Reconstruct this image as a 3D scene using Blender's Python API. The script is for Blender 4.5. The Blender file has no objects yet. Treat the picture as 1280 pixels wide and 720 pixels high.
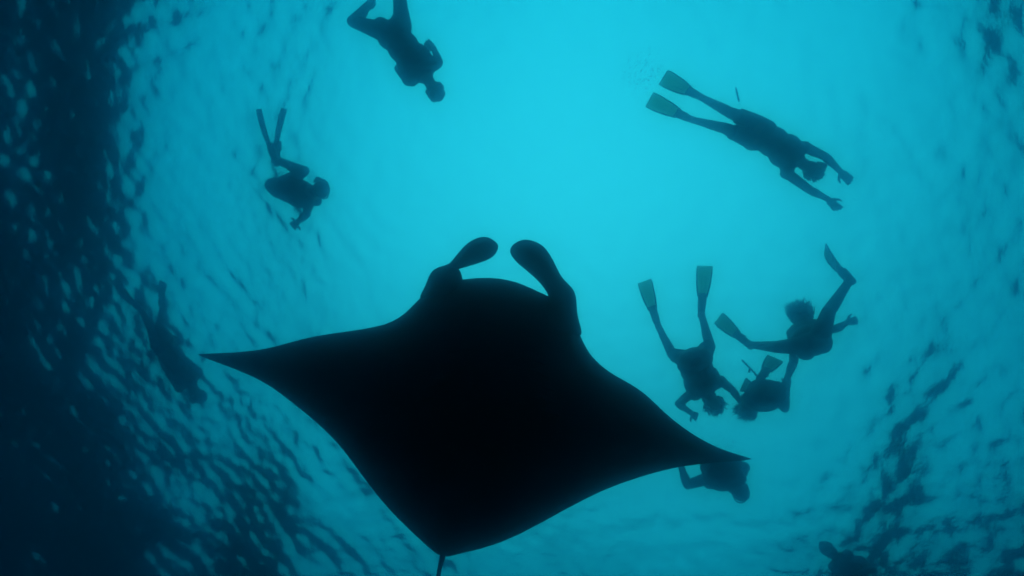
import bpy, bmesh, math, random
import numpy as np
from mathutils import Vector, Matrix

scene = bpy.context.scene
col = scene.collection
R = math.radians

# ---------------------------------------------------------------- camera
DEPTH = 6.0                        # the camera hangs 6 m under the surface (z = 0)
cam_data = bpy.data.cameras.new('camera')
cam_data.sensor_width = 36.0
cam_data.lens = 36.0 * 565.0 / 1280.0
cam_data.dof.use_dof = True
cam_data.dof.focus_distance = 3.0
cam_data.dof.aperture_fstop = 2.8
cam_data.clip_start = 0.05
cam_data.clip_end = 2000.0
cam = bpy.data.objects.new('camera', cam_data)
col.objects.link(cam)
scene.camera = cam

_u = Vector((78.0, 77.0, -565.0)).normalized()      # straight up, seen from the camera
_x = (Vector((1, 0, 0)) - _u * _u.x).normalized()
_y = _u.cross(_x)
CAM = Matrix((_x, _y, _u)).to_4x4()
CAM.translation = (0, 0, -DEPTH)
cam.matrix_world = CAM

# ---------------------------------------------------------------- sky, sun, exposure
SUN_EL, SUN_AZ = R(54), R(182)
SUN_DIR = Vector((math.sin(SUN_AZ) * math.cos(SUN_EL), math.cos(SUN_AZ) * math.cos(SUN_EL), math.sin(SUN_EL)))
world = bpy.data.worlds.new('World')
scene.world = world
world.use_nodes = True
nt = world.node_tree
nt.nodes.clear()
def wn(kind, **kw):
    n = nt.nodes.new(kind)
    for k, v in kw.items():
        setattr(n, k, v)
    return n
sky = wn('ShaderNodeTexSky', sky_type='NISHITA', sun_disc=False, sun_elevation=SUN_EL, sun_rotation=SUN_AZ)
geo = wn('ShaderNodeNewGeometry')
sep = wn('ShaderNodeSeparateXYZ')
tc = wn('ShaderNodeTexCoord')
nt.links.new(tc.outputs['Generated'], sep.inputs[0])
ramp = wn('ShaderNodeMapRange')                       # overcast: brighter overhead than at the horizon
ramp.inputs['From Min'].default_value = 0.0
ramp.inputs['From Max'].default_value = 1.0
ramp.inputs['To Min'].default_value = 9.0
ramp.inputs['To Max'].default_value = 14.0
nt.links.new(sep.outputs['Z'], ramp.inputs['Value'])
cloud = wn('ShaderNodeVectorMath', operation='SCALE')
cloud.inputs[0].default_value = (1.06, 1.0, 0.88)
# the clouds are brightest in a broad patch in front of the hidden sun
toward = wn('ShaderNodeVectorMath', operation='DOT_PRODUCT')
toward.inputs[1].default_value = SUN_DIR
nt.links.new(tc.outputs['Generated'], toward.inputs[0])
veil = wn('ShaderNodeMapRange', interpolation_type='SMOOTHSTEP')
veil.inputs['From Min'].default_value = 0.25
veil.inputs['From Max'].default_value = 1.0
veil.inputs['To Min'].default_value = 0.88
veil.inputs['To Max'].default_value = 1.4
nt.links.new(toward.outputs['Value'], veil.inputs['Value'])
both = wn('ShaderNodeMath', operation='MULTIPLY')
nt.links.new(ramp.outputs[0], both.inputs[0])
nt.links.new(veil.outputs[0], both.inputs[1])
nt.links.new(both.outputs[0], cloud.inputs['Scale'])
mix = wn('ShaderNodeMix', data_type='RGBA')
mix.inputs['Factor'].default_value = 0.85             # cloud cover
nt.links.new(sky.outputs[0], mix.inputs['A'])
nt.links.new(cloud.outputs[0], mix.inputs['B'])
bg = wn('ShaderNodeBackground')
bg.inputs['Strength'].default_value = 0.1
nt.links.new(mix.outputs['Result'], bg.inputs['Color'])
nt.links.new(bg.outputs[0], wn('ShaderNodeOutputWorld').inputs['Surface'])

sun_data = bpy.data.lights.new('sun', 'SUN')
sun_data.energy = 0.5
sun_data.angle = R(175)
sun_data.color = (1.0, 0.97, 0.92)
sun = bpy.data.objects.new('sun', sun_data)
col.objects.link(sun)
sun.rotation_euler = SUN_DIR.to_track_quat('Z', 'Y').to_euler()
sun.location = (0, 0, 30)

vs = scene.view_settings
vs.view_transform = 'Standard'
vs.look = 'None'
vs.gamma = 1.0
vs.exposure = -0.34
cy = scene.cycles
cy.use_denoising = True
cy.max_bounces = 12
cy.volume_bounces = 4
cy.transmission_bounces = 8
cy.caustics_refractive = True
cy.caustics_reflective = True

# ---------------------------------------------------------------- helpers
def obj(name, me, mat=None, parent=None, kind=None):
    o = bpy.data.objects.new(name, me)
    col.objects.link(o)
    if mat:
        me.materials.append(mat)
    if parent:
        o.parent = parent
    if kind:
        o['kind'] = kind
    return o

def material(name):
    m = bpy.data.materials.new(name)
    m.use_nodes = True
    m.node_tree.nodes.clear()
    def n(kind, **kw):
        x = m.node_tree.nodes.new(kind)
        for k, v in kw.items():
            setattr(x, k, v)
        return x
    def l(a, b):
        m.node_tree.links.new(a, b)
    return m, n, l

# ---------------------------------------------------------------- water surface
def wave_height(x, y):
    rs = np.random.RandomState(5)
    z = np.zeros_like(x)
    wind = R(20)
    bands = ((6, 2.6, 6.0, 0.030, 0.5), (14, 0.8, 1.8, 0.014, 3.0), (64, 0.17, 0.5, 0.025, 3.0), (64, 0.115, 0.18, 0.027, 3.0))
    for count, lo, hi, slope, spread in bands:       # (waves, shortest, longest, slope, spread of headings)
        for k in range(count):
            lam = lo * (hi / lo) ** rs.rand()
            th = wind + rs.normal(0, spread)
            amp = slope * lam / 6.2832 * rs.uniform(0.6, 1.3)
            along = x * math.cos(th) + y * math.sin(th)
            across = y * math.cos(th) - x * math.sin(th)
            bend = 0.8 * np.sin(across * 6.2832 / (lam * rs.uniform(6, 12)) + rs.rand() * 6.28)
            # waves travel in packets: a few long crests side by side, then calm water
            group = (0.5 + 0.5 * np.sin(along * 6.2832 / (lam * rs.uniform(4, 8)) + 1.2 * np.sin(across * 6.2832 / (lam * rs.uniform(9, 15))) + rs.rand() * 6.28)) ** 1.6
            group = group * (0.5 + 0.5 * np.sin(across * 6.2832 / (lam * rs.uniform(10, 18)) + rs.rand() * 6.28)) * 2.4
            if lam > 2.5:
                group = 1.0
            z += amp * group * (2.2 * (0.5 + 0.5 * np.sin(along * 6.2832 / lam + bend + rs.rand() * 6.28)) ** 1.5 - 0.95)
    return z

def axis():
    a = np.arange(-20, 20.001, 0.055)
    g = [20.0]
    st = 0.08
    while g[-1] < 400:
        g.append(g[-1] + st)
        st *= 1.12
    g = np.array(g[1:])
    return np.concatenate([-g[::-1], a, g])

def grid_mesh(name, ax, ay, zf):
    X, Y = np.meshgrid(ax, ay)
    Z = zf(X, Y)
    n, m = X.shape
    co = np.stack([X, Y, Z], -1).reshape(-1, 3)
    i = np.arange(n * m).reshape(n, m)
    q = np.stack([i[:-1, :-1], i[:-1, 1:], i[1:, 1:], i[1:, :-1]], -1).reshape(-1, 4)
    me = bpy.data.meshes.new(name)
    me.vertices.add(len(co))
    me.vertices.foreach_set('co', co.ravel())
    me.loops.add(q.size)
    me.loops.foreach_set('vertex_index', q.ravel().astype(np.int32))
    me.polygons.add(len(q))
    me.polygons.foreach_set('loop_start', np.arange(0, q.size, 4, dtype=np.int32))
    me.polygons.foreach_set('use_smooth', np.ones(len(q), dtype=bool))
    me.update(calc_edges=True)
    me.validate()
    return me

m, n, l = material('sea surface')
gl = n('ShaderNodeBsdfGlass')
gl.inputs['IOR'].default_value = 1.333
gl.inputs['Roughness'].default_value = 0.0
tex = n('ShaderNodeTexCoord')
nz = n('ShaderNodeTexNoise')
nz.inputs['Scale'].default_value = 22.0
nz.inputs['Detail'].default_value = 3.0
l(tex.outputs['Object'], nz.inputs['Vector'])
bp = n('ShaderNodeBump')
bp.inputs['Strength'].default_value = 0.2
bp.inputs['Distance'].default_value = 0.02
l(nz.outputs['Fac'], bp.inputs['Height'])
l(bp.outputs[0], gl.inputs['Normal'])
l(gl.outputs[0], n('ShaderNodeOutputMaterial').inputs['Surface'])
def damped(x, y):
    r = np.sqrt(x * x + y * y)
    return wave_height(x, y) * np.clip(1.4 - r / 100, 0.2, 1)
obj('water', grid_mesh('water', axis(), axis(), damped), m, kind='structure')

m, n, l = material('deep sea floor')
df = n('ShaderNodeBsdfDiffuse')
nz = n('ShaderNodeTexNoise')
nz.inputs['Scale'].default_value = 0.15
nz.inputs['Detail'].default_value = 6
cr = n('ShaderNodeValToRGB')
cr.color_ramp.elements[0].color = (0.03, 0.035, 0.03, 1)
cr.color_ramp.elements[1].color = (0.12, 0.11, 0.085, 1)
l(nz.outputs['Fac'], cr.inputs['Fac'])
l(cr.outputs[0], df.inputs['Color'])
l(df.outputs[0], n('ShaderNodeOutputMaterial').inputs['Surface'])
rs_ = np.random.RandomState(3)
obj('seabed', grid_mesh('seabed', np.linspace(-400, 400, 81), np.linspace(-400, 400, 81), lambda x, y: -38 + 1.5 * np.sin(x / 17 + 1) * np.cos(y / 23) + 0.8 * np.sin(x / 7 + y / 9)), m, kind='structure')

# ---------------------------------------------------------------- the sea itself
bm = bmesh.new()
bmesh.ops.create_cube(bm, size=1)
bmesh.ops.scale(bm, vec=(798, 798, 43.2), verts=bm.verts)
bmesh.ops.translate(bm, vec=(0, 0, -20.9), verts=bm.verts)
me = bpy.data.meshes.new('haze')
bm.to_mesh(me)
bm.free()
m, n, l = material('sea water')
SCAT = (0.085, 0.125, 0.175)        # scattered per metre
ABS = (0.68, 0.125, 0.066)          # absorbed per metre: red goes first
pv = n('ShaderNodeVolumePrincipled')
pv.inputs['Density'].default_value = 1.0
pv.inputs['Color'].default_value = (*SCAT, 1)
pv.inputs['Absorption Color'].default_value = (*[(1 - a / (1 - s)) ** 2 for a, s in zip(ABS, SCAT)], 1)
pv.inputs['Anisotropy'].default_value = 0.98
l(pv.outputs[0], n('ShaderNodeOutputMaterial').inputs['Volume'])
obj('haze', me, m, kind='stuff')

# ---------------------------------------------------------------- shape helpers
def V(a):
    return np.array(a, float)

def unit(a):
    return a / max(np.linalg.norm(a), 1e-9)

def frame(axis, hint):
    """three unit vectors: across, second across, along the axis"""
    a = unit(axis)
    h = hint - a * (hint @ a)
    if np.linalg.norm(h) < 1e-4:
        h = V((1, 0.3, 0.2)) - a * (V((1, 0.3, 0.2)) @ a)
    h = unit(h)
    return h, np.cross(a, h), a

class Shape:
    """collects vertices and faces of one mesh"""
    def __init__(self):
        self.v, self.f = [], []

    def rings(self, rings, cap=True):
        b = len(self.v)
        n = len(rings[0])
        for r in rings:
            self.v.extend(tuple(float(c) for c in p) for p in r)
        for i in range(len(rings) - 1):
            for k in range(n):
                k2 = (k + 1) % n
                self.f.append((b + i * n + k, b + i * n + k2, b + (i + 1) * n + k2, b + (i + 1) * n + k))
        if cap:
            self.f.append(tuple(b + k for k in reversed(range(n))))
            e = b + (len(rings) - 1) * n
            self.f.append(tuple(e + k for k in range(n)))

    def capsule(self, a, b, ra, rb, seg=12):
        h, w, d = frame(b - a, V((0.2, 0.5, 1.0)))
        rs = []
        for t in np.linspace(-1.45, 0, 5):
            rs.append((a + d * ra * math.sin(t), ra * math.cos(t)))
        for t in np.linspace(0, 1.45, 5):
            rs.append((b + d * rb * math.sin(t), rb * math.cos(t)))
        self.rings([[c + (h * math.cos(q) + w * math.sin(q)) * r for q in np.arange(seg) * 2 * math.pi / seg] for c, r in rs])

    def ellipsoid(self, c, ax, ay, az, seg=16):
        """ax, ay, az: half axes as vectors"""
        rs = []
        for t in np.linspace(-1.5, 1.5, 11):
            rs.append([c + az * math.sin(t) + (ax * math.cos(q) + ay * math.sin(q)) * math.cos(t) for q in np.arange(seg) * 2 * math.pi / seg])
        self.rings(rs)

    def tube(self, pts, rad, seg=8):
        pts = [V(p) for p in pts]
        rs = []
        hint = V((0.3, 0.2, 1))
        for i, p in enumerate(pts):
            d = pts[min(i + 1, len(pts) - 1)] - pts[max(i - 1, 0)]
            h, w, d = frame(d, hint)
            hint = h
            r = rad[i] if isinstance(rad, (list, tuple)) else rad
            rs.append([p + (h * math.cos(q) + w * math.sin(q)) * r for q in np.arange(seg) * 2 * math.pi / seg])
        self.rings(rs)

    def loft(self, secs, out, seg=14, power=1.0):
        """secs: (edge point, edge point, thickness); out: the direction the thickness goes in"""
        rs = []
        for a, b, t in secs:
            c, h = (a + b) / 2, (b - a) / 2
            n = unit(out - h * (out @ h) / max(h @ h, 1e-9))
            rs.append([c + h * math.cos(q) + n * t / 2 * math.copysign(abs(math.sin(q)) ** power, math.sin(q)) for q in np.arange(seg) * 2 * math.pi / seg])
        self.rings(rs)

    def mesh(self, name, smooth=True):
        me = bpy.data.meshes.new(name)
        me.from_pydata(self.v, [], self.f)
        bm = bmesh.new()
        bm.from_mesh(me)
        bmesh.ops.recalc_face_normals(bm, faces=bm.faces)
        bm.to_mesh(me)
        bm.free()
        if smooth:
            me.polygons.foreach_set('use_smooth', np.ones(len(me.polygons), dtype=bool))
        return me

def skin_over(name, shape, voxel, rounds):
    """melts the overlapping volumes of a Shape into one continuous surface"""
    tmp = bpy.data.objects.new('tmp', shape.mesh('tmp'))
    col.objects.link(tmp)
    r = tmp.modifiers.new('r', 'REMESH')
    r.mode = 'VOXEL'
    r.voxel_size = voxel
    s = tmp.modifiers.new('s', 'SMOOTH')
    s.factor = 0.5
    s.iterations = rounds
    dg = bpy.context.evaluated_depsgraph_get()
    me = bpy.data.meshes.new_from_object(tmp.evaluated_get(dg), depsgraph=dg)
    me.name = name
    me.materials.clear()
    bpy.data.objects.remove(tmp)
    me.polygons.foreach_set('use_smooth', np.ones(len(me.polygons), dtype=bool))
    return me

def thing(name, label, category, loc=(0, 0, 0), group=None):
    o = bpy.data.objects.new(name, None)
    o.empty_display_size = 0.2
    col.objects.link(o)
    o.location = loc
    o['label'] = label
    o['category'] = category
    if group:
        o['group'] = group
    return o

# ---------------------------------------------------------------- materials
def plain(name, c1, c2, scale, rough=0.6, spec=0.3, translucent=0.0, bump=0.0):
    m, n, l = material(name)
    p = n('ShaderNodeBsdfPrincipled')
    t = n('ShaderNodeTexCoord')
    z = n('ShaderNodeTexNoise')
    z.inputs['Scale'].default_value = scale
    z.inputs['Detail'].default_value = 5
    l(t.outputs['Object'], z.inputs['Vector'])
    c = n('ShaderNodeValToRGB')
    c.color_ramp.elements[0].position = 0.35
    c.color_ramp.elements[1].position = 0.65
    c.color_ramp.elements[0].color = (*c1, 1)
    c.color_ramp.elements[1].color = (*c2, 1)
    l(z.outputs['Fac'], c.inputs['Fac'])
    l(c.outputs[0], p.inputs['Base Color'])
    p.inputs['Roughness'].default_value = rough
    p.inputs['Specular IOR Level'].default_value = spec
    if bump:
        b = n('ShaderNodeBump')
        b.inputs['Strength'].default_value = bump
        b.inputs['Distance'].default_value = 0.01
        l(z.outputs['Fac'], b.inputs['Height'])
        l(b.outputs[0], p.inputs['Normal'])
    last = p.outputs[0]
    if translucent:
        tr = n('ShaderNodeBsdfTranslucent')
        l(c.outputs[0], tr.inputs['Color'])
        mx = n('ShaderNodeMixShader')
        mx.inputs[0].default_value = translucent
        l(p.outputs[0], mx.inputs[1])
        l(tr.outputs[0], mx.inputs[2])
        last = mx.outputs[0]
    l(last, n('ShaderNodeOutputMaterial').inputs['Surface'])
    return m

SKIN = plain('tanned skin', (0.20, 0.10, 0.06), (0.26, 0.14, 0.09), 6)
SUIT = plain('black neoprene', (0.012, 0.013, 0.016), (0.03, 0.032, 0.036), 30, 0.8, bump=0.2)
CLOTH = plain('dark swim cloth', (0.02, 0.025, 0.05), (0.05, 0.05, 0.09), 25, 0.9)
RUBBER = plain('black rubber', (0.012, 0.012, 0.012), (0.025, 0.025, 0.025), 40, 0.5)
BLADE = plain('yellow green plastic blade', (0.66, 0.82, 0.60), (0.74, 0.88, 0.68), 9, 0.4, translucent=0.94)
DARKBLADE = plain('dark plastic blade', (0.02, 0.03, 0.03), (0.05, 0.06, 0.06), 9, 0.4)
HAIR = plain('dark hair', (0.012, 0.008, 0.006), (0.03, 0.02, 0.012), 30, 0.7)
GLASSY = plain('tinted mask lens', (0.03, 0.04, 0.05), (0.05, 0.06, 0.07), 5, 0.1, 0.8)
METAL = plain('dull metal', (0.10, 0.10, 0.11), (0.16, 0.16, 0.17), 20, 0.4)
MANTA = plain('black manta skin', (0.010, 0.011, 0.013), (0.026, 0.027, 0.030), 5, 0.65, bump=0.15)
GILL = plain('dark gill membrane', (0.004, 0.004, 0.005), (0.010, 0.010, 0.012), 20, 0.8)

# ---------------------------------------------------------------- the manta ray
MANTA_ROOT = (-0.518, 1.081, -3.571)
MANTA_BACK = (-0.1913, 0.399, 0.8968)   # from belly to back
WING = [  # front edge and rear edge of the disc, wing tip to wing tip, metres from the root
    (-2.172, -0.161, 0.415, -2.172, -0.161, 0.415), (-2.143, -0.166, 0.41, -2.139, -0.155, 0.405), (-2.114, -0.17, 0.405, -2.107, -0.149, 0.395),
    (-2.084, -0.174, 0.4, -2.075, -0.143, 0.386), (-2.056, -0.178, 0.394, -2.044, -0.138, 0.377), (-1.995, -0.186, 0.384, -1.978, -0.129, 0.358),
    (-1.89, -0.198, 0.365, -1.866, -0.114, 0.327), (-1.789, -0.212, 0.349, -1.757, -0.097, 0.296), (-1.692, -0.227, 0.335, -1.651, -0.078, 0.266),
    (-1.597, -0.244, 0.324, -1.546, -0.055, 0.235), (-1.507, -0.266, 0.317, -1.444, -0.027, 0.202), (-1.419, -0.291, 0.312, -1.341, 0.012, 0.166),
    (-1.334, -0.316, 0.31, -1.242, 0.051, 0.13), (-1.251, -0.34, 0.309, -1.145, 0.091, 0.095), (-1.168, -0.359, 0.306, -1.05, 0.133, 0.059),
    (-1.086, -0.375, 0.305, -0.958, 0.177, 0.023), (-1.006, -0.389, 0.303, -0.866, 0.229, -0.016), (-0.927, -0.402, 0.303, -0.775, 0.289, -0.06),
    (-0.849, -0.415, 0.304, -0.685, 0.355, -0.107), (-0.773, -0.431, 0.309, -0.599, 0.415, -0.15), (-0.699, -0.448, 0.316, -0.516, 0.469, -0.189),
    (-0.658, -0.466, 0.324, -0.472, 0.494, -0.208), (-0.628, -0.479, 0.33, -0.44, 0.513, -0.221), (-0.599, -0.498, 0.34, -0.408, 0.53, -0.234),
    (-0.571, -0.518, 0.35, -0.377, 0.546, -0.246), (-0.543, -0.545, 0.365, -0.346, 0.562, -0.257), (-0.516, -0.577, 0.381, -0.316, 0.578, -0.268),
    (-0.489, -0.605, 0.396, -0.286, 0.593, -0.279), (-0.461, -0.632, 0.411, -0.257, 0.608, -0.289), (-0.433, -0.654, 0.423, -0.228, 0.622, -0.299),
    (-0.404, -0.676, 0.436, -0.199, 0.636, -0.308), (-0.375, -0.695, 0.447, -0.171, 0.648, -0.316), (-0.345, -0.705, 0.455, -0.145, 0.653, -0.318),
    (-0.315, -0.715, 0.462, -0.12, 0.655, -0.318), (-0.285, -0.721, 0.468, -0.095, 0.651, -0.314), (-0.254, -0.727, 0.474, -0.071, 0.646, -0.308),
    (-0.224, -0.732, 0.48, -0.047, 0.641, -0.302), (-0.193, -0.736, 0.486, -0.023, 0.636, -0.296), (-0.163, -0.74, 0.491, 0.001, 0.632, -0.29),
    (-0.132, -0.743, 0.497, 0.025, 0.628, -0.284), (-0.101, -0.744, 0.502, 0.049, 0.624, -0.278), (-0.07, -0.745, 0.506, 0.073, 0.619, -0.27),
    (-0.039, -0.745, 0.511, 0.097, 0.613, -0.263), (-0.008, -0.743, 0.514, 0.121, 0.608, -0.255), (0.023, -0.74, 0.518, 0.145, 0.602, -0.247),
    (0.054, -0.737, 0.521, 0.169, 0.596, -0.238), (0.085, -0.73, 0.523, 0.193, 0.589, -0.228), (0.116, -0.723, 0.525, 0.217, 0.582, -0.218),
    (0.147, -0.715, 0.527, 0.241, 0.575, -0.208), (0.179, -0.703, 0.527, 0.266, 0.567, -0.197), (0.21, -0.691, 0.527, 0.29, 0.559, -0.185),
    (0.241, -0.678, 0.527, 0.314, 0.55, -0.174), (0.272, -0.664, 0.526, 0.339, 0.542, -0.161), (0.303, -0.65, 0.526, 0.363, 0.534, -0.149),
    (0.335, -0.636, 0.526, 0.388, 0.525, -0.136), (0.366, -0.622, 0.527, 0.413, 0.517, -0.122), (0.397, -0.606, 0.526, 0.438, 0.508, -0.109),
    (0.428, -0.588, 0.525, 0.463, 0.499, -0.095), (0.459, -0.566, 0.523, 0.489, 0.491, -0.08), (0.49, -0.54, 0.518, 0.515, 0.483, -0.066),
    (0.521, -0.489, 0.501, 0.54, 0.475, -0.052), (0.553, -0.411, 0.47, 0.566, 0.467, -0.037), (0.584, -0.349, 0.447, 0.593, 0.459, -0.022),
    (0.615, -0.297, 0.429, 0.619, 0.452, -0.007), (0.645, -0.255, 0.417, 0.646, 0.445, 0.008), (0.706, -0.2, 0.409, 0.701, 0.431, 0.04),
    (0.77, -0.154, 0.408, 0.76, 0.421, 0.072), (0.834, -0.119, 0.415, 0.82, 0.411, 0.105), (0.898, -0.082, 0.421, 0.881, 0.405, 0.138),
    (0.963, -0.04, 0.427, 0.943, 0.398, 0.172), (1.027, 0.015, 0.427, 1.007, 0.394, 0.206), (1.091, 0.077, 0.426, 1.071, 0.391, 0.242),
    (1.156, 0.135, 0.428, 1.137, 0.391, 0.278), (1.222, 0.186, 0.434, 1.205, 0.393, 0.314), (1.288, 0.234, 0.446, 1.273, 0.399, 0.35),
    (1.356, 0.278, 0.461, 1.343, 0.405, 0.387), (1.425, 0.319, 0.48, 1.415, 0.414, 0.425), (1.496, 0.356, 0.503, 1.488, 0.423, 0.464),
    (1.569, 0.389, 0.531, 1.563, 0.436, 0.504), (1.61, 0.407, 0.547, 1.606, 0.443, 0.527), (1.637, 0.418, 0.559, 1.633, 0.447, 0.542),
    (1.664, 0.43, 0.57, 1.661, 0.451, 0.558), (1.692, 0.442, 0.581, 1.69, 0.453, 0.575), (1.719, 0.454, 0.593, 1.719, 0.454, 0.593),
]
LOBE_CURLED = [
    (-0.515, -0.587, 0.386, -0.213, -0.612, 0.422, 0.17),
    (-0.46, -0.66, 0.424, -0.2, -0.711, 0.473, 0.16),
    (-0.45, -0.742, 0.485, -0.213, -0.747, 0.489, 0.13),
    (-0.423, -0.79, 0.51, -0.228, -0.781, 0.504, 0.11),
    (-0.371, -0.808, 0.523, -0.238, -0.794, 0.509, 0.085),
    (-0.317, -0.822, 0.535, -0.254, -0.799, 0.51, 0.06),
    (-0.294, -0.858, 0.554, -0.224, -0.805, 0.516, 0.05),
    (-0.261, -0.905, 0.58, -0.169, -0.819, 0.529, 0.045),
    (-0.218, -0.962, 0.612, -0.1, -0.839, 0.548, 0.04),
    (-0.172, -0.993, 0.632, -0.037, -0.862, 0.568, 0.035),
    (-0.125, -1.011, 0.647, -0.004, -0.894, 0.589, 0.03),
    (-0.077, -1.012, 0.655, 0.011, -0.935, 0.611, 0.022),
    (-0.026, -0.986, 0.649, 0.005, -0.962, 0.623, 0.012),
]
LOBE_OPEN = [
    (0.249, -0.377, 0.373, 0.61, -0.346, 0.453, 0.18),
    (0.299, -0.502, 0.45, 0.561, -0.453, 0.494, 0.17),
    (0.357, -0.609, 0.518, 0.543, -0.539, 0.533, 0.14),
    (0.353, -0.636, 0.531, 0.543, -0.616, 0.571, 0.12),
    (0.335, -0.662, 0.54, 0.518, -0.67, 0.591, 0.1),
    (0.307, -0.698, 0.551, 0.462, -0.717, 0.598, 0.085),
    (0.267, -0.738, 0.562, 0.425, -0.765, 0.613, 0.07),
    (0.216, -0.778, 0.571, 0.39, -0.84, 0.64, 0.06),
    (0.167, -0.815, 0.58, 0.352, -0.902, 0.661, 0.05),
    (0.13, -0.845, 0.587, 0.314, -0.95, 0.675, 0.045),
    (0.102, -0.876, 0.597, 0.265, -0.976, 0.677, 0.04),
    (0.086, -0.908, 0.61, 0.216, -0.992, 0.674, 0.033),
    (0.088, -0.932, 0.622, 0.174, -0.993, 0.667, 0.025),
    (0.105, -0.959, 0.638, 0.139, -0.981, 0.654, 0.012),
]
TAIL = [(-0.142, 0.632, -0.274, 0.024), (-0.148, 0.668, -0.301, 0.016), (-0.154, 0.704, -0.328, 0.012), (-0.158, 0.75, -0.362, 0.011), (-0.162, 0.848, -0.439, 0.009), (-0.173, 0.983, -0.554, 0.009), (-0.177, 1.101, -0.665, 0.006), (-0.175, 1.193, -0.764, 0.003)]
GILLS = [(-0.13, -0.298, 0.269, -0.252, -0.27, 0.241), (-0.168, -0.236, 0.231, -0.289, -0.208, 0.205), (-0.205, -0.174, 0.194, -0.326, -0.146, 0.169), (-0.242, -0.114, 0.157, -0.362, -0.086, 0.133), (-0.278, -0.054, 0.121, -0.397, -0.026, 0.099), (0.22, -0.26, 0.305, 0.346, -0.213, 0.307), (0.249, -0.189, 0.272, 0.373, -0.143, 0.275), (0.277, -0.12, 0.239, 0.4, -0.073, 0.243), (0.305, -0.052, 0.207, 0.427, -0.005, 0.211), (0.333, 0.015, 0.175, 0.453, 0.061, 0.18)]
MOUTH = [(-0.304, -0.697, 0.455, 0.318, -0.601, 0.505)]
PELVIC = [(-0.246, 0.555, -0.252, -0.18, 0.62, -0.296), (-0.045, 0.548, -0.234, -0.093, 0.619, -0.29)]

def build_manta():
    t = thing('manta_ray', 'huge black manta ray gliding overhead with head fins curled forward', 'manta ray', MANTA_ROOT)
    back = V(MANTA_BACK)
    prof = [(0.5 - 0.5 * math.cos(q)) for q in np.linspace(0, math.pi, 22)]
    rings = []
    for w in WING:
        a, b = V(w[:3]), V(w[3:])
        chord = np.linalg.norm(b - a)
        tk = min(0.40, 0.17 * chord) + 0.002
        up, lo = [], []
        for u in prof:
            s = 2.6 * (0.55 * math.sqrt(u) * (1 - u) + 0.45 * u * (1 - u)) * 0.55
            p = a + (b - a) * u
            up.append(p + back * tk * s * 1.15)
            lo.append(p - back * tk * s * 0.75)
        rings.append(up + lo[-2:0:-1])
    s = Shape()
    s.rings(rings)
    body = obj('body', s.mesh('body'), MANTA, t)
    sub = body.modifiers.new('smooth', 'SUBSURF')
    sub.levels = sub.render_levels = 1
    for data in (LOBE_CURLED, LOBE_OPEN):
        s = Shape()
        secs = [(V(r[:3]), V(r[3:6]), r[6]) for r in data]
        s.loft(secs, back, 16)
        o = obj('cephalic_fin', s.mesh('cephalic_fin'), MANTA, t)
        sub = o.modifiers.new('smooth', 'SUBSURF')
        sub.levels = sub.render_levels = 2
    s = Shape()
    s.tube([p[:3] for p in TAIL], [p[3] for p in TAIL], 10)
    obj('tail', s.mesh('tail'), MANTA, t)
    for g in PELVIC:
        a, b = V(g[:3]), V(g[3:])
        s = Shape()
        d = b - a
        side = unit(np.cross(d, back)) * 0.035
        s.loft([(a - side * 0.4, a + side * 0.4, 0.03), (a + d * 0.5 - side, a + d * 0.5 + side, 0.03), (b - side * 0.7, b + side * 0.7, 0.015), (b + d * 0.08 - side * 0.1, b + d * 0.08 + side * 0.1, 0.006)], back, 10)
        obj('pelvic_fin', s.mesh('pelvic_fin'), MANTA, t)
    # belly side: ray from the disc point towards the camera side lands on the lower skin
    def belly(p):
        best, bp = 9, None
        for w in WING:
            a, b = V(w[:3]), V(w[3:])
            L = b - a
            u = min(max(((p - a) @ L) / (L @ L + 1e-9), 0.02), 0.98)
            q = a + L * u
            d = np.linalg.norm((p - q) - back * ((p - q) @ back))
            if d < best:
                best = d
                sc = 2.6 * (0.55 * math.sqrt(u) * (1 - u) + 0.45 * u * (1 - u)) * 0.55
                bp = q - back * (min(0.40, 0.17 * np.linalg.norm(L)) * sc * 0.75)
        return bp
    for g in GILLS:
        a, b = V(g[:3]), V(g[3:])
        s = Shape()
        pts = [belly(a + (b - a) * k) for k in np.linspace(0, 1, 7)]
        s.tube(pts, [0.003, 0.008, 0.011, 0.012, 0.011, 0.008, 0.003], 8)
        obj('gill_slit', s.mesh('gill_slit'), GILL, t)
    for r, sx in ((LOBE_CURLED[1], 0), (LOBE_OPEN[1], 3)):
        p = V(r[sx:sx + 3]) * 0.88 + V(r[3 - sx:6 - sx]) * 0.12
        s = Shape()
        s.ellipsoid(p, V((0.014, 0, 0)), V((0, 0.016, 0)), V((0, 0, 0.016)))
        obj('eye', s.mesh('eye'), GILL, t)
build_manta()

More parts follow.
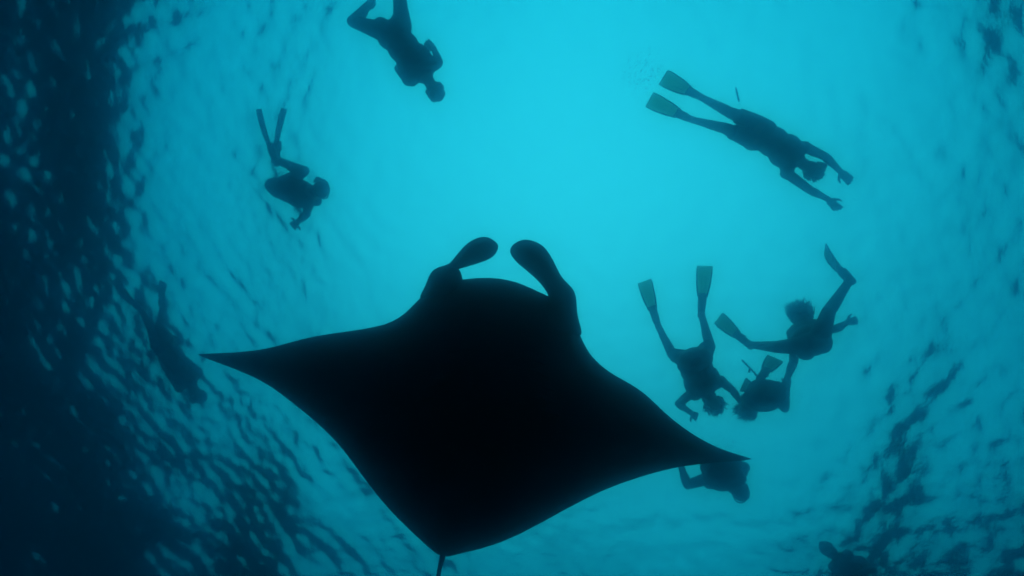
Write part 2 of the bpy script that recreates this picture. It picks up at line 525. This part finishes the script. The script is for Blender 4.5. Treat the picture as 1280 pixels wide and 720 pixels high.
# ---------------------------------------------------------------- the swimmers
POSES = {
    'swimmer': {
        'pelvis': (0.0, 0.0, 0.0), 'chest': (0.375, 0.262, 0.015), 'head': (0.611, 0.391, 0.081), 'hipL': (-0.057, 0.081, -0.019),
        'hipR': (0.02, -0.09, 0.015), 'shL': (0.295, 0.435, -0.02), 'shR': (0.492, 0.142, 0.048), 'elL': (0.571, 0.632, -0.009),
        'elR': (0.727, 0.248, 0.065), 'wrL': (0.772, 0.731, 0.005), 'wrR': (0.901, 0.415, 0.066), 'tipL': (0.873, 0.83, 0.005),
        'tipR': (1.011, 0.514, 0.068), 'knL': (-0.445, -0.053, -0.145), 'knR': (-0.376, -0.245, -0.048), 'anL': (-0.719, -0.209, 0.133),
        'anR': (-0.615, -0.478, 0.207), 'ftL': (-1.266, -0.406, -0.084), 'ftR': (-1.128, -0.639, -0.101),
        'span_axes': ((-0.44, 0.822, 0.361), (-0.483, 0.781, 0.396)), 'palm_axes': ((-0.254, 0.261, -0.931), (-0.258, 0.299, -0.919)),
        'root': (2.084, -1.038, -0.33), 's': 1.1, 'trunk': 1.12,},
    'group_left': {
        'pelvis': (0.0, 0.0, 0.0), 'chest': (0.211, 0.394, 0.201), 'head': (0.32, 0.572, 0.299), 'hipL': (0.104, -0.044, 0.02),
        'hipR': (-0.07, -0.009, -0.008), 'shL': (0.381, 0.305, 0.236), 'shR': (0.059, 0.437, 0.174), 'elL': (0.57, 0.461, 0.379),
        'elR': (-0.05, 0.645, 0.334), 'wrL': (0.708, 0.654, 0.458), 'wrR': (0.052, 0.663, 0.106), 'tipL': (0.804, 0.769, 0.553),
        'tipR': (0.085, 0.643, -0.066), 'knL': (0.284, -0.087, 0.399), 'knR': (-0.136, 0.057, 0.403), 'anL': (0.141, -0.453, 0.276),
        'anR': (-0.324, -0.299, 0.316), 'ftL': (0.22, -0.991, 0.547), 'ftR': (-0.447, -0.785, 0.659),
        'span_axes': ((-0.964, -0.007, 0.266), (-0.898, 0.382, 0.22)), 'palm_axes': ((0.289, 0.454, -0.843), (-0.825, -0.557, -0.095)),
        'root': (1.322, 1.461, -0.937), 's': 1.098, 'trunk': 1.22,},
    'hair_woman': {
        'pelvis': (0.0, 0.0, 0.0), 'chest': (0.167, -0.049, 0.447), 'head': (0.197, -0.128, 0.656), 'hipL': (0.075, -0.05, 0.017),
        'hipR': (-0.092, 0.017, -0.015), 'shL': (0.326, -0.06, 0.44), 'shR': (0.006, 0.057, 0.38), 'elL': (0.552, -0.045, 0.601),
        'elR': (0.042, 0.325, 0.445), 'wrL': (0.74, -0.095, 0.75), 'wrR': (-0.044, 0.566, 0.405), 'tipL': (0.882, -0.098, 0.848),
        'tipR': (0.003, 0.692, 0.514), 'knL': (0.023, -0.392, -0.209), 'knR': (-0.448, -0.009, -0.222), 'anL': (0.265, -0.676, -0.054),
        'anR': (-0.552, 0.071, 0.159), 'ftL': (0.285, -0.984, 0.455), 'ftR': (-0.731, -0.114, 0.696),
        'span_axes': ((0.221, 0.838, 0.499), (-0.508, 0.853, 0.123)), 'palm_axes': ((0.518, -0.392, -0.761), (-0.317, 0.689, -0.652)),
        'root': (2.512, 1.232, -0.957), 's': 1.152, 'trunk': 1.2,},
    'third': {
        'pelvis': (0.0, 0.0, 0.0), 'chest': (0.124, 0.263, 0.382), 'head': (0.061, 0.402, 0.548), 'hipL': (0.094, -0.015, 0.015),
        'hipR': (-0.086, -0.027, -0.008), 'shL': (0.295, 0.253, 0.407), 'shR': (-0.047, 0.263, 0.359), 'elL': (0.459, 0.409, 0.569),
        'elR': (0.01, 0.315, 0.626), 'wrL': (0.496, 0.171, 0.634), 'wrR': (-0.095, 0.376, 0.414), 'tipL': (0.55, 0.122, 0.79),
        'tipR': (-0.136, 0.367, 0.246), 'knL': (-0.132, -0.048, -0.329), 'knR': (-0.24, -0.074, -0.388), 'anL': (-0.042, -0.112, 0.059),
        'anR': (-0.104, -0.009, -0.015), 'ftL': (0.294, -0.207, 0.541), 'ftR': (-0.025, 0.129, 0.559),
        'span_axes': ((-0.807, -0.31, 0.502), (-0.382, 0.909, -0.168)), 'palm_axes': ((-0.242, -0.947, -0.21), (-0.32, -0.938, 0.131)),
        'root': (2.086, 1.763, -0.986), 's': 1.152, 'trunk': 1.2,},
    'behind_wing': {
        'pelvis': (0.0, 0.0, 0.0), 'chest': (0.165, 0.336, 0.332), 'head': (0.349, 0.464, 0.4), 'hipL': (0.094, -0.016, 0.015),
        'hipR': (-0.094, -0.028, -0.009), 'shL': (0.323, 0.29, 0.329), 'shR': (-0.033, 0.3, 0.279), 'elL': (0.487, 0.28, 0.568),
        'elR': (-0.296, 0.332, 0.161), 'wrL': (0.362, 0.149, 0.389), 'wrR': (-0.378, 0.095, 0.209), 'tipL': (0.262, 0.06, 0.269),
        'tipR': (-0.399, -0.017, 0.221), 'knL': (-0.156, -0.232, -0.26), 'knR': (-0.256, -0.276, -0.321), 'anL': (-0.211, -0.063, 0.12),
        'anR': (-0.317, -0.092, 0.051), 'ftL': (-0.368, 0.071, 0.705), 'ftR': (-0.462, 0.12, 0.616),
        'span_axes': ((0.538, 0.841, -0.05), (0.704, 0.705, -0.083)), 'palm_axes': ((0.726, 0.108, -0.68), (-0.154, -0.082, -0.985)),
        'root': (1.658, 2.66, -1.005), 's': 1.3, 'trunk': 1.15,},
    'left_dim': {
        'pelvis': (0.0, 0.0, 0.0), 'chest': (0.299, 0.495, 0.03), 'head': (0.414, 0.731, 0.05), 'hipL': (-0.1, 0.018, -0.0),
        'hipR': (0.077, -0.053, -0.0), 'shL': (0.168, 0.615, -0.004), 'shR': (0.429, 0.376, 0.064), 'elL': (0.03, 0.325, -0.041),
        'elR': (0.265, 0.129, -0.017), 'wrL': (0.01, 0.085, -0.124), 'wrR': (0.264, -0.078, -0.166), 'tipL': (-0.123, -0.008, -0.047),
        'tipR': (0.111, -0.151, -0.106), 'knL': (0.04, -0.326, -0.217), 'knR': (0.216, -0.364, -0.261), 'anL': (-0.274, -0.551, -0.052),
        'anR': (-0.013, -0.566, 0.027), 'ftL': (-0.575, -0.818, -0.0), 'ftR': (0.1, -0.97, -0.0),
        'span_axes': ((-0.614, 0.743, 0.266), (-0.921, -0.277, 0.273)), 'palm_axes': ((0.265, -0.814, -0.517), (0.103, -0.75, -0.654)),
        'root': (-5.905, 1.754, -0.3), 's': 1.12, 'trunk': 1.12,},
    'top': {
        'pelvis': (0.0, 0.0, 0.0), 'chest': (0.312, 0.39, -0.006), 'head': (0.443, 0.586, -0.012), 'hipL': (0.095, -0.064, 0.022),
        'hipR': (-0.088, -0.021, -0.009), 'shL': (0.463, 0.294, 0.028), 'shR': (0.162, 0.479, -0.039), 'elL': (0.404, 0.188, 0.292),
        'elR': (-0.007, 0.309, 0.125), 'wrL': (0.309, -0.004, 0.43), 'wrR': (-0.001, 0.17, 0.339), 'tipL': (0.2, -0.101, 0.535),
        'tipR': (0.0, 0.053, 0.476), 'knL': (0.214, -0.225, -0.359), 'knR': (-0.437, -0.136, -0.041), 'anL': (0.159, -0.613, -0.208),
        'anR': (-0.34, -0.444, 0.228), 'ftL': (0.03, -1.185, -0.008), 'ftR': (-0.554, -0.591, 0.791),
        'span_axes': ((-0.973, 0.228, 0.026), (0.451, -0.89, -0.062)), 'palm_axes': ((-0.53, -0.273, -0.803), (0.7, -0.54, -0.468)),
        'root': (-1.964, -2.046, -1.037), 's': 1.14, 'trunk': 1.1,},
    'curled': {
        'pelvis': (0.0, 0.0, 0.0), 'chest': (0.456, 0.141, -0.111), 'head': (0.658, 0.051, -0.172), 'hipL': (0.075, 0.009, -0.093),
        'hipR': (-0.055, -0.029, 0.098), 'shL': (0.56, 0.18, -0.265), 'shR': (0.394, 0.172, 0.04), 'elL': (0.645, 0.358, -0.469),
        'elR': (0.228, 0.318, 0.219), 'wrL': (0.44, 0.459, -0.368), 'wrR': (0.225, 0.436, -0.001), 'tipL': (0.481, 0.516, -0.53),
        'tipR': (0.263, 0.487, -0.166), 'knL': (0.45, -0.175, -0.152), 'knR': (0.11, -0.257, 0.412), 'anL': (0.064, -0.305, -0.09),
        'anR': (-0.034, -0.355, 0.039), 'ftL': (0.016, -0.891, -0.283), 'ftR': (0.156, -0.957, 0.004),
        'span_axes': ((-0.817, -0.118, 0.564), (-0.794, -0.282, 0.539)), 'palm_axes': ((0.766, -0.643, -0.029), (0.809, -0.588, 0.005)),
        'root': (-3.754, -0.497, -0.55), 's': 1.127, 'trunk': 1.42,},
    'corner': {
        'pelvis': (0.0, 0.0, 0.0), 'chest': (-0.355, -0.397, 0.006), 'head': (-0.506, -0.526, 0.003), 'hipL': (0.068, -0.057, 0.017),
        'hipR': (-0.068, 0.057, -0.017), 'shL': (-0.097, -0.397, 0.041), 'shR': (-0.391, -0.228, -0.022), 'elL': (-0.139, -0.483, -0.217),
        'elR': (-0.575, -0.194, -0.225), 'wrL': (-0.352, -0.509, -0.328), 'wrR': (-0.462, 0.016, -0.181), 'tipL': (-0.496, -0.551, -0.411),
        'tipR': (-0.497, -0.038, -0.339), 'knL': (0.07, -0.075, -0.391), 'knR': (-0.058, 0.034, -0.425), 'anL': (0.342, 0.215, -0.357),
        'anR': (0.174, 0.359, -0.405), 'ftL': (0.714, 0.666, -0.285), 'ftR': (0.449, 0.874, -0.33),
        'span_axes': ((0.751, -0.643, 0.147), (0.884, -0.462, -0.076)), 'palm_axes': ((0.515, -0.635, -0.576), (-0.573, -0.727, 0.377)),
        'root': (3.736, 4.545, -0.35), 's': 0.95, 'trunk': 1.08,},
}

def build_person(key, label, suit=True, fins='light', shorts=False, hair=None, snorkel=True):
    J = {k: (V(v) if isinstance(v, tuple) and len(v) == 3 else v) for k, v in POSES[key].items()}
    s = J['s']
    t = thing('person', label, 'person', J['root'], GROUP)
    pel, chest, head = J['pelvis'], J['chest'], J['head']
    up = unit(chest - pel)
    right = J['shR'] - J['shL']
    right = unit(right - up * (right @ up))
    fwd = np.cross(up, right)
    hr = J['hipR'] - J['hipL']
    hright = unit(hr - up * (hr @ up))
    hfwd = np.cross(up, hright)
    b = Shape()
    L = np.linalg.norm(chest - pel)
    q = min(1.0, L / (0.5 * s))
    # trunk
    k_ = J['trunk']
    b.ellipsoid(pel + up * 0.72 * L + fwd * 0.01, right * 0.158 * s * k_, fwd * 0.112 * s * k_, up * 0.20 * s * max(q, 0.8))
    b.ellipsoid(pel + up * 0.34 * L + fwd * 0.015, (right + hright) / 2 * 0.138 * s * k_, (fwd + hfwd) / 2 * 0.105 * s * k_, up * 0.20 * s * max(q, 0.8))
    b.ellipsoid(pel - up * 0.0, hright * 0.165 * s, hfwd * 0.108 * s, up * 0.13 * s)
    for S in 'LR':
        b.ellipsoid(J['hip' + S] - hfwd * 0.045 * s - up * 0.02, hright * 0.085 * s, hfwd * 0.085 * s, up * 0.10 * s)
    b.capsule(chest - right * 0.13 * s, chest + right * 0.13 * s, 0.062 * s, 0.062 * s)
    # neck and head
    hd = unit(head - chest)
    hfw = unit(fwd - hd * (fwd @ hd) * 0.999)
    hrt = np.cross(hfw, hd)
    b.capsule(chest - up * 0.02, head - hd * 0.06 * s, 0.062 * s, 0.053 * s)
    b.capsule(chest - right * 0.09 * s, chest + hd * 0.09 * s, 0.05 * s, 0.045 * s)
    b.capsule(chest + right * 0.09 * s, chest + hd * 0.09 * s, 0.05 * s, 0.045 * s)
    b.ellipsoid(head + hd * 0.025 * s - hfw * 0.012 * s, hrt * 0.077 * s, hfw * 0.098 * s, hd * 0.098 * s)
    b.ellipsoid(head - hd * 0.045 * s + hfw * 0.025 * s, hrt * 0.058 * s, hfw * 0.068 * s, hd * 0.078 * s)
    b.capsule(head + hfw * 0.085 * s + hd * 0.015 * s, head + hfw * 0.108 * s - hd * 0.02 * s, 0.010 * s, 0.016 * s)
    b.capsule(head + hfw * 0.084 * s - hd * 0.062 * s - hrt * 0.018 * s, head + hfw * 0.084 * s - hd * 0.062 * s + hrt * 0.018 * s, 0.011 * s, 0.011 * s)
    b.capsule(head + hfw * 0.076 * s - hd * 0.10 * s, head + hfw * 0.07 * s - hd * 0.09 * s, 0.02 * s, 0.025 * s)
    for k in (-1, 1):
        b.ellipsoid(head + hrt * k * 0.078 * s - hd * 0.005 * s - hfw * 0.01 * s, hrt * 0.012 * s, hfw * 0.02 * s, hd * 0.032 * s)
    cold = [(head, 0.16 * s)]
    # arms and hands
    for S in 'LR':
        sh, el, wr, tip = J['sh' + S], J['el' + S], J['wr' + S], J['tip' + S]
        b.capsule(chest + (sh - chest) * 0.5, sh, 0.062 * s, 0.060 * s)
        b.capsule(sh, el, 0.054 * s, 0.040 * s)
        b.capsule(sh + (el - sh) * 0.35, sh + (el - sh) * 0.62, 0.050 * s, 0.046 * s)
        b.capsule(el, wr, 0.040 * s, 0.027 * s)
        b.capsule(el + (wr - el) * 0.15, el + (wr - el) * 0.42, 0.043 * s, 0.038 * s)
        h = tip - wr
        if np.linalg.norm(h) < 0.12:
            h = unit(h) * 0.16 * s
        hl = np.linalg.norm(h)
        h = unit(h)
        pn = V(J['palm_axes'][S == 'R'])
        pn = unit(pn - h * (pn @ h))
        sd = np.cross(h, pn) * (1 if S == 'R' else -1)         # towards the thumb
        pc = wr + h * 0.050 * s
        b.ellipsoid(pc, sd * 0.040 * s, pn * 0.017 * s, h * 0.056 * s)
        b.capsule(wr - h * 0.02, pc, 0.026 * s, 0.022 * s)
        for k, (off, ln, curl) in enumerate(((0.030, 0.074, 0.20), (0.010, 0.084, 0.28), (-0.010, 0.077, 0.36), (-0.029, 0.060, 0.45))):
            a = wr + h * (0.088 - 0.004 * k) * s + sd * off * s
            d1 = unit(h + pn * curl * 0.5 + sd * off * 5)
            d2 = unit(h + pn * curl * 1.6 + sd * off * 5)
            m1 = a + d1 * ln * 0.5 * s
            b.capsule(pc + sd * off * 0.8 * s, a, 0.012 * s, 0.0115 * s, 8)
            b.capsule(a, m1, 0.0115 * s, 0.0105 * s, 8)
            b.capsule(m1, m1 + d2 * ln * 0.5 * s, 0.0105 * s, 0.009 * s, 8)
        a = wr + h * 0.03 * s + sd * 0.030 * s
        d1 = unit(h * 0.7 + sd * 0.75 + pn * 0.25)
        m1 = a + d1 * 0.045 * s
        b.capsule(a, m1, 0.016 * s, 0.013 * s, 8)
        b.capsule(m1, m1 + unit(h + sd * 0.35 + pn * 0.2) * 0.035 * s, 0.0125 * s, 0.010 * s, 8)
        cold.append((wr + h * 0.11, 0.13 * s))
    # legs and feet
    for S in 'LR':
        hp, kn, an, ft = J['hip' + S], J['kn' + S], J['an' + S], J['ft' + S]
        b.capsule(hp, kn, 0.086 * s, 0.054 * s)
        b.capsule(hp + (kn - hp) * 0.1, hp + (kn - hp) * 0.5, 0.088 * s, 0.072 * s)
        b.capsule(kn, an, 0.051 * s, 0.034 * s)
        rear = unit(hp - kn) + unit(an - kn)
        rear = unit(rear - unit(an - kn) * (rear @ unit(an - kn))) if np.linalg.norm(rear) > 0.15 else -hfwd
        b.capsule(kn + (an - kn) * 0.12 + rear * 0.012, kn + (an - kn) * 0.48 + rear * 0.014, 0.053 * s, 0.045 * s)
        fd = unit(ft - an)
        if fins is None:
            fd = unit(fd)
        heel = an - fd * 0.035 * s + unit(an - kn) * 0.03 * s
        b.capsule(an, heel, 0.034 * s, 0.032 * s)
        b.capsule(heel, an + fd * 0.13 * s + unit(an - kn) * 0.02 * s, 0.032 * s, 0.030 * s)
        b.capsule(an, an + fd * 0.13 * s + unit(an - kn) * 0.02 * s, 0.036 * s, 0.030 * s)
        b.capsule(an + fd * 0.12 * s - V(J['span_axes'][S == 'R']) * 0.015, an + fd * 0.19 * s, 0.028 * s, 0.020 * s)
    me = skin_over('body', b, 0.0095, 3)
    me.materials.append(SKIN)
    if suit:
        me.materials.append(SUIT)
        c = np.empty(len(me.polygons) * 3)
        me.polygons.foreach_get('center', c)
        c = c.reshape(-1, 3)
        mi = np.ones(len(c), dtype=np.int32)
        for p, r in cold:
            mi[((c - p) ** 2).sum(1) < r * r] = 0
        me.polygons.foreach_set('material_index', mi)
    obj('body', me, None, t)
    # dive mask and snorkel
    f0 = head + hfw * 0.088 * s + hd * 0.025 * s
    m = Shape()
    m.loft([(f0 - hrt * 0.080 * s - hfw * 0.03, f0 - hrt * 0.080 * s - hfw * 0.028, 0.06), (f0 - hrt * 0.062 * s - hfw * 0.03, f0 - hrt * 0.062 * s + hfw * 0.022, 0.085 * s), (f0 - hfw * 0.02, f0 + hfw * 0.034, 0.092 * s),
            (f0 + hrt * 0.062 * s - hfw * 0.03, f0 + hrt * 0.062 * s + hfw * 0.022, 0.085 * s), (f0 + hrt * 0.080 * s - hfw * 0.03, f0 + hrt * 0.080 * s - hfw * 0.028, 0.06)], hd, 12)
    mk = obj('dive_mask', m.mesh('dive_mask'), RUBBER, t)
    m = Shape()
    m.tube([head + (hfw * math.cos(a) * 0.112 + hrt * math.sin(a) * 0.084) * s + hd * 0.03 * s - hfw * 0.012 * s for a in np.linspace(1.2, 5.08, 18)], 0.008, 6)
    obj('strap', m.mesh('strap'), RUBBER, mk)
    for k in (-1, 1):
        m = Shape()
        c = f0 + hrt * k * 0.034 * s + hfw * 0.034
        m.ellipsoid(c, hrt * 0.027 * s, hfw * 0.006, hd * 0.028 * s)
        obj('lens', m.mesh('lens'), GLASSY, mk)
    if snorkel:
        m = Shape()
        a = head + hfw * 0.105 * s - hd * 0.07 * s
        m.tube([a, a + hfw * 0.02 - hrt * 0.04, head - hrt * 0.105 * s + hfw * 0.07 * s - hd * 0.06 * s, head - hrt * 0.115 * s + hd * 0.03 * s, head - hrt * 0.115 * s + hd * 0.14 * s - hfw * 0.03 * s, head - hrt * 0.10 * s + hd * 0.25 * s - hfw * 0.09 * s], 0.011, 8)
        obj('snorkel', m.mesh('snorkel'), RUBBER, t)
    # fins
    if fins:
        for S in 'LR':
            an, ft, kn = J['an' + S], J['ft' + S], J['kn' + S]
            ax, w = unit(ft - an), V(J['span_axes'][S == 'R'])
            w = unit(w - ax * (w @ ax))
            nn = np.cross(ax, w)
            L = np.linalg.norm(ft - an)
            base = an + unit(an - kn) * 0.02 * s
            m = Shape()
            fw_ = 0.84
            def sec(u, hw, th):
                p = base + (ft - base) * u
                bend = nn * 0.03 * math.sin(u * 2.6)
                return (p - w * hw * fw_ + bend, p + w * hw * fw_ + bend, th)
            m.loft([sec(-0.03, 0.030, 0.05), sec(0.03, 0.045, 0.085), sec(0.14, 0.052, 0.09), sec(0.26, 0.055, 0.075), sec(0.36, 0.060, 0.045), sec(0.40, 0.060, 0.02)], nn, 14)
            pocket = obj('foot_pocket', m.mesh('foot_pocket'), RUBBER, t)
            m = Shape()
            m.loft([sec(0.33, 0.058, 0.012), sec(0.45, 0.072, 0.010), sec(0.58, 0.088, 0.009), (sec(0.74, 0.099, 0.008)), sec(0.88, 0.104, 0.007), sec(0.97, 0.103, 0.006), sec(1.0, 0.098, 0.004)], nn, 14, 0.4)
            blade = obj('fin_blade', m.mesh('fin_blade'), BLADE if fins == 'light' else DARKBLADE, t)
            for k in (-1, 1, -0.33, 0.33):
                m = Shape()
                e = 0.98 if abs(k) == 1 else 0.90
                pts = []
                for u in np.linspace(0.34, e, 7):
                    hw = np.interp(u, [0.33, 0.58, 0.88, 1.0], [0.047, 0.071, 0.085, 0.082])
                    p = base + (ft - base) * u
                    pts.append(p + w * hw * k + nn * 0.03 * math.sin(u * 2.6))
                big = 0.009 if abs(k) == 1 else 0.005
                m.tube(pts, [big, big, big, big * 0.9, big * 0.8, big * 0.6, big * 0.35], 6)
                obj('rail', m.mesh('rail'), RUBBER, blade)
    if shorts:
        m = Shape()
        m.ellipsoid(pel + up * 0.02, hright * 0.172 * s, hfwd * 0.116 * s, up * 0.125 * s)
        for S in 'LR':
            hp, kn = J['hip' + S], J['kn' + S]
            d = kn - hp
            ra, rb = 0.102 * s, 0.095 * s
            h_, w_, _ = frame(d, hfwd)
            m.rings([[hp + d * u + (h_ * math.cos(a) + w_ * math.sin(a)) * r * (1 + 0.05 * math.sin(a * 5 + u * 3)) for a in np.arange(20) * math.pi / 10]
                     for u, r in ((-0.12, 0.06), (0.0, 0.092), (0.25, 0.094), (0.5, 0.087), (0.75, 0.084))])
        obj('shorts', skin_over('shorts', m, 0.011, 2), CLOTH, t)
    if hair:
        rnd = random.Random(hash_of(key))
        m = Shape()
        count, length, drift, width = hair
        sway, hold = (0.12, 0.35) if length > 0.15 else (0.25, 0.55)
        drift = unit(V(drift))
        for k in range(count):
            a, e = rnd.uniform(0, 6.283), rnd.uniform(-0.15, 1.45)
            d = (hrt * math.cos(a) + hfw * math.sin(a) * (1 if math.sin(a) < 0 else 0.6)) * math.cos(e) + hd * math.sin(e)
            p = head + hd * 0.02 * s + d * 0.088 * s
            ln = length * rnd.uniform(0.55, 1.15)
            side = V((rnd.gauss(0, 1), rnd.gauss(0, 1), rnd.gauss(0, 1))) * sway
            pts = [p]
            v = d
            for i in range(4):
                v = unit(v * hold + drift * (1.05 - hold) + side * 0.45)
                side = side + V((rnd.gauss(0, 1), rnd.gauss(0, 1), rnd.gauss(0, 1))) * 0.25
                pts.append(pts[-1] + v * ln / 4)
            m.tube(pts, [width, width * 1.1, width * 0.8, width * 0.5, width * 0.12], 5)
        obj('hair', m.mesh('hair'), HAIR, t)
    return t, J

def hash_of(k):
    return sum(ord(c) * (i + 3) for i, c in enumerate(k))

GROUP = 'snorkellers swimming above the manta ray'
build_person('swimmer', 'swimmer stretched out flat under the surface, both arms reaching ahead and two pale fins trailing', suit=False, shorts=True, hair=(150, 0.05, (0.6, 0.5, 0), 0.009), snorkel=False)
build_person('group_left', 'diver heading down with both pale fins raised apart and one bent arm beside the manta', suit=False, shorts=True, hair=(170, 0.09, (0.1, 0.8, -0.3), 0.008), snorkel=False)
build_person('hair_woman', 'person treading water with long floating hair, legs spread wide in two fins', suit=False, hair=(340, 0.17, (-0.25, -1.0, 0.1), 0.007), snorkel=False)
build_person('third', 'huddled diver holding hands with two others, feet crossed and fins folded behind', suit=True, hair=(170, 0.11, (-0.7, 0.5, 0.0), 0.008), snorkel=False)
build_person('behind_wing', 'snorkeller half hidden behind the pointed wing tip of the manta, elbow bent', suit=True, fins='dark', snorkel=False)
build_person('left_dim', 'dim snorkeller lying among the dark ripples beyond the other wing tip, face down', suit=True, fins='dark', snorkel=False)
build_person('top', 'finless diver plunging head first, one knee sharply bent and arms tucked in', suit=True, fins=None, snorkel=False)
build_person('curled', 'diver curled into a ball in a tuck dive, two narrow dark fins pointing up', suit=True, fins='dark', snorkel=False)
build_person('corner', 'dim figure cut off by the lower edge of the photo, round head among dark waves', suit=True, fins='dark', snorkel=False)

# ---------------------------------------------------------------- things the swimmers carry or left floating
STICK = [(1.89, 1.485, -0.781), (2.185, 1.787, -0.782), (1.968, 1.623, -0.789)]   # far end, grip end, clamp tip
FLOAT = [(1.825, -1.602, -0.182), (1.87, -1.436, -0.199)]
BUBBLES = [  # centre, spread, count, smallest and largest radius
    ((0.757, -1.842, -0.12), 0.24, 190, 0.003, 0.011),
    ((2.373, 1.08, -0.221), 0.2, 40, 0.003, 0.009),
    ((1.856, 2.642, -0.405), 0.17, 60, 0.004, 0.011),
    ((2.755, 0.887, -0.143), 0.1, 20, 0.003, 0.008),
    ((2.106, 1.979, -0.687), 0.25, 20, 0.003, 0.007),
    ((-3.403, -0.528, -0.383), 0.2, 12, 0.003, 0.007),
]

def pole_thing():
    t = thing('selfie_stick', 'thin camera pole with a small side clamp held by the huddled diver', 'selfie stick', STICK[0])
    a, b = V(STICK[0]), V(STICK[1])
    d = b - a
    s = Shape()
    s.tube([d * u for u in (0, 0.05, 0.5, 0.52, 0.97, 1.0)], [0.010, 0.010, 0.010, 0.013, 0.013, 0.009], 8)
    obj('pole', s.mesh('pole'), METAL, t)
    s = Shape()
    s.tube([d * 0.70, d * 0.98, d * 1.0], [0.017, 0.019, 0.012], 10)
    obj('grip', s.mesh('grip'), RUBBER, t)
    s = Shape()
    c = V(STICK[2]) - a
    s.tube([d * 0.32, (d * 0.32 + c) / 2 + V((0, -0.01, 0)), c], [0.013, 0.011, 0.014], 8)
    obj('clamp', s.mesh('clamp'), RUBBER, t)
pole_thing()

t = thing('float_stick', 'short dark stick floating beside the hip of the stretched out swimmer', 'stick', FLOAT[0])
s = Shape()
d = V(FLOAT[1]) - V(FLOAT[0])
s.tube([d * 0, d * 0.3, d * 0.8, d], [0.006, 0.010, 0.011, 0.007], 8)
obj('shaft', s.mesh('shaft'), RUBBER, t)

# ---------------------------------------------------------------- bubbles and drifting specks
m, n, l = material('air bubble')
g = n('ShaderNodeBsdfGlass')
g.inputs['IOR'].default_value = 0.75
l(g.outputs[0], n('ShaderNodeOutputMaterial').inputs['Surface'])
BUB = m
def ball(bm, c, r, div):
    k = bmesh.ops.create_icosphere(bm, subdivisions=div, radius=r)
    bmesh.ops.translate(bm, vec=c, verts=k['verts'])
rnd = random.Random(5)
bm = bmesh.new()
for c, spread, count, small, big in BUBBLES:
    for k in range(count):
        a, r = rnd.uniform(0, 6.283), spread * math.sqrt(rnd.random())
        ball(bm, (c[0] + math.cos(a) * r, c[1] + math.sin(a) * r * 0.9, c[2] + rnd.uniform(-0.18, 0.06)), small * (big / small) ** (rnd.random() ** 2), 2)
me = bpy.data.meshes.new('bubbles')
bm.to_mesh(me)
bm.free()
me.polygons.foreach_set('use_smooth', np.ones(len(me.polygons), dtype=bool))
obj('bubbles', me, BUB, kind='stuff')

bm = bmesh.new()
for k in range(90):
    c = Vector((rnd.uniform(-4.5, 4.5), rnd.uniform(-3.0, 4.0), rnd.uniform(-5.0, -0.9)))
    if (c - Vector((0, 0, -6))).length < 1.2:
        continue
    ball(bm, c, rnd.uniform(0.002, 0.005) * rnd.choice((0.6, 0.8, 1.0)), 1)
me = bpy.data.meshes.new('plankton')
bm.to_mesh(me)
bm.free()
obj('plankton', me, plain('plankton', (0.05, 0.05, 0.04), (0.12, 0.11, 0.09), 20), kind='stuff')
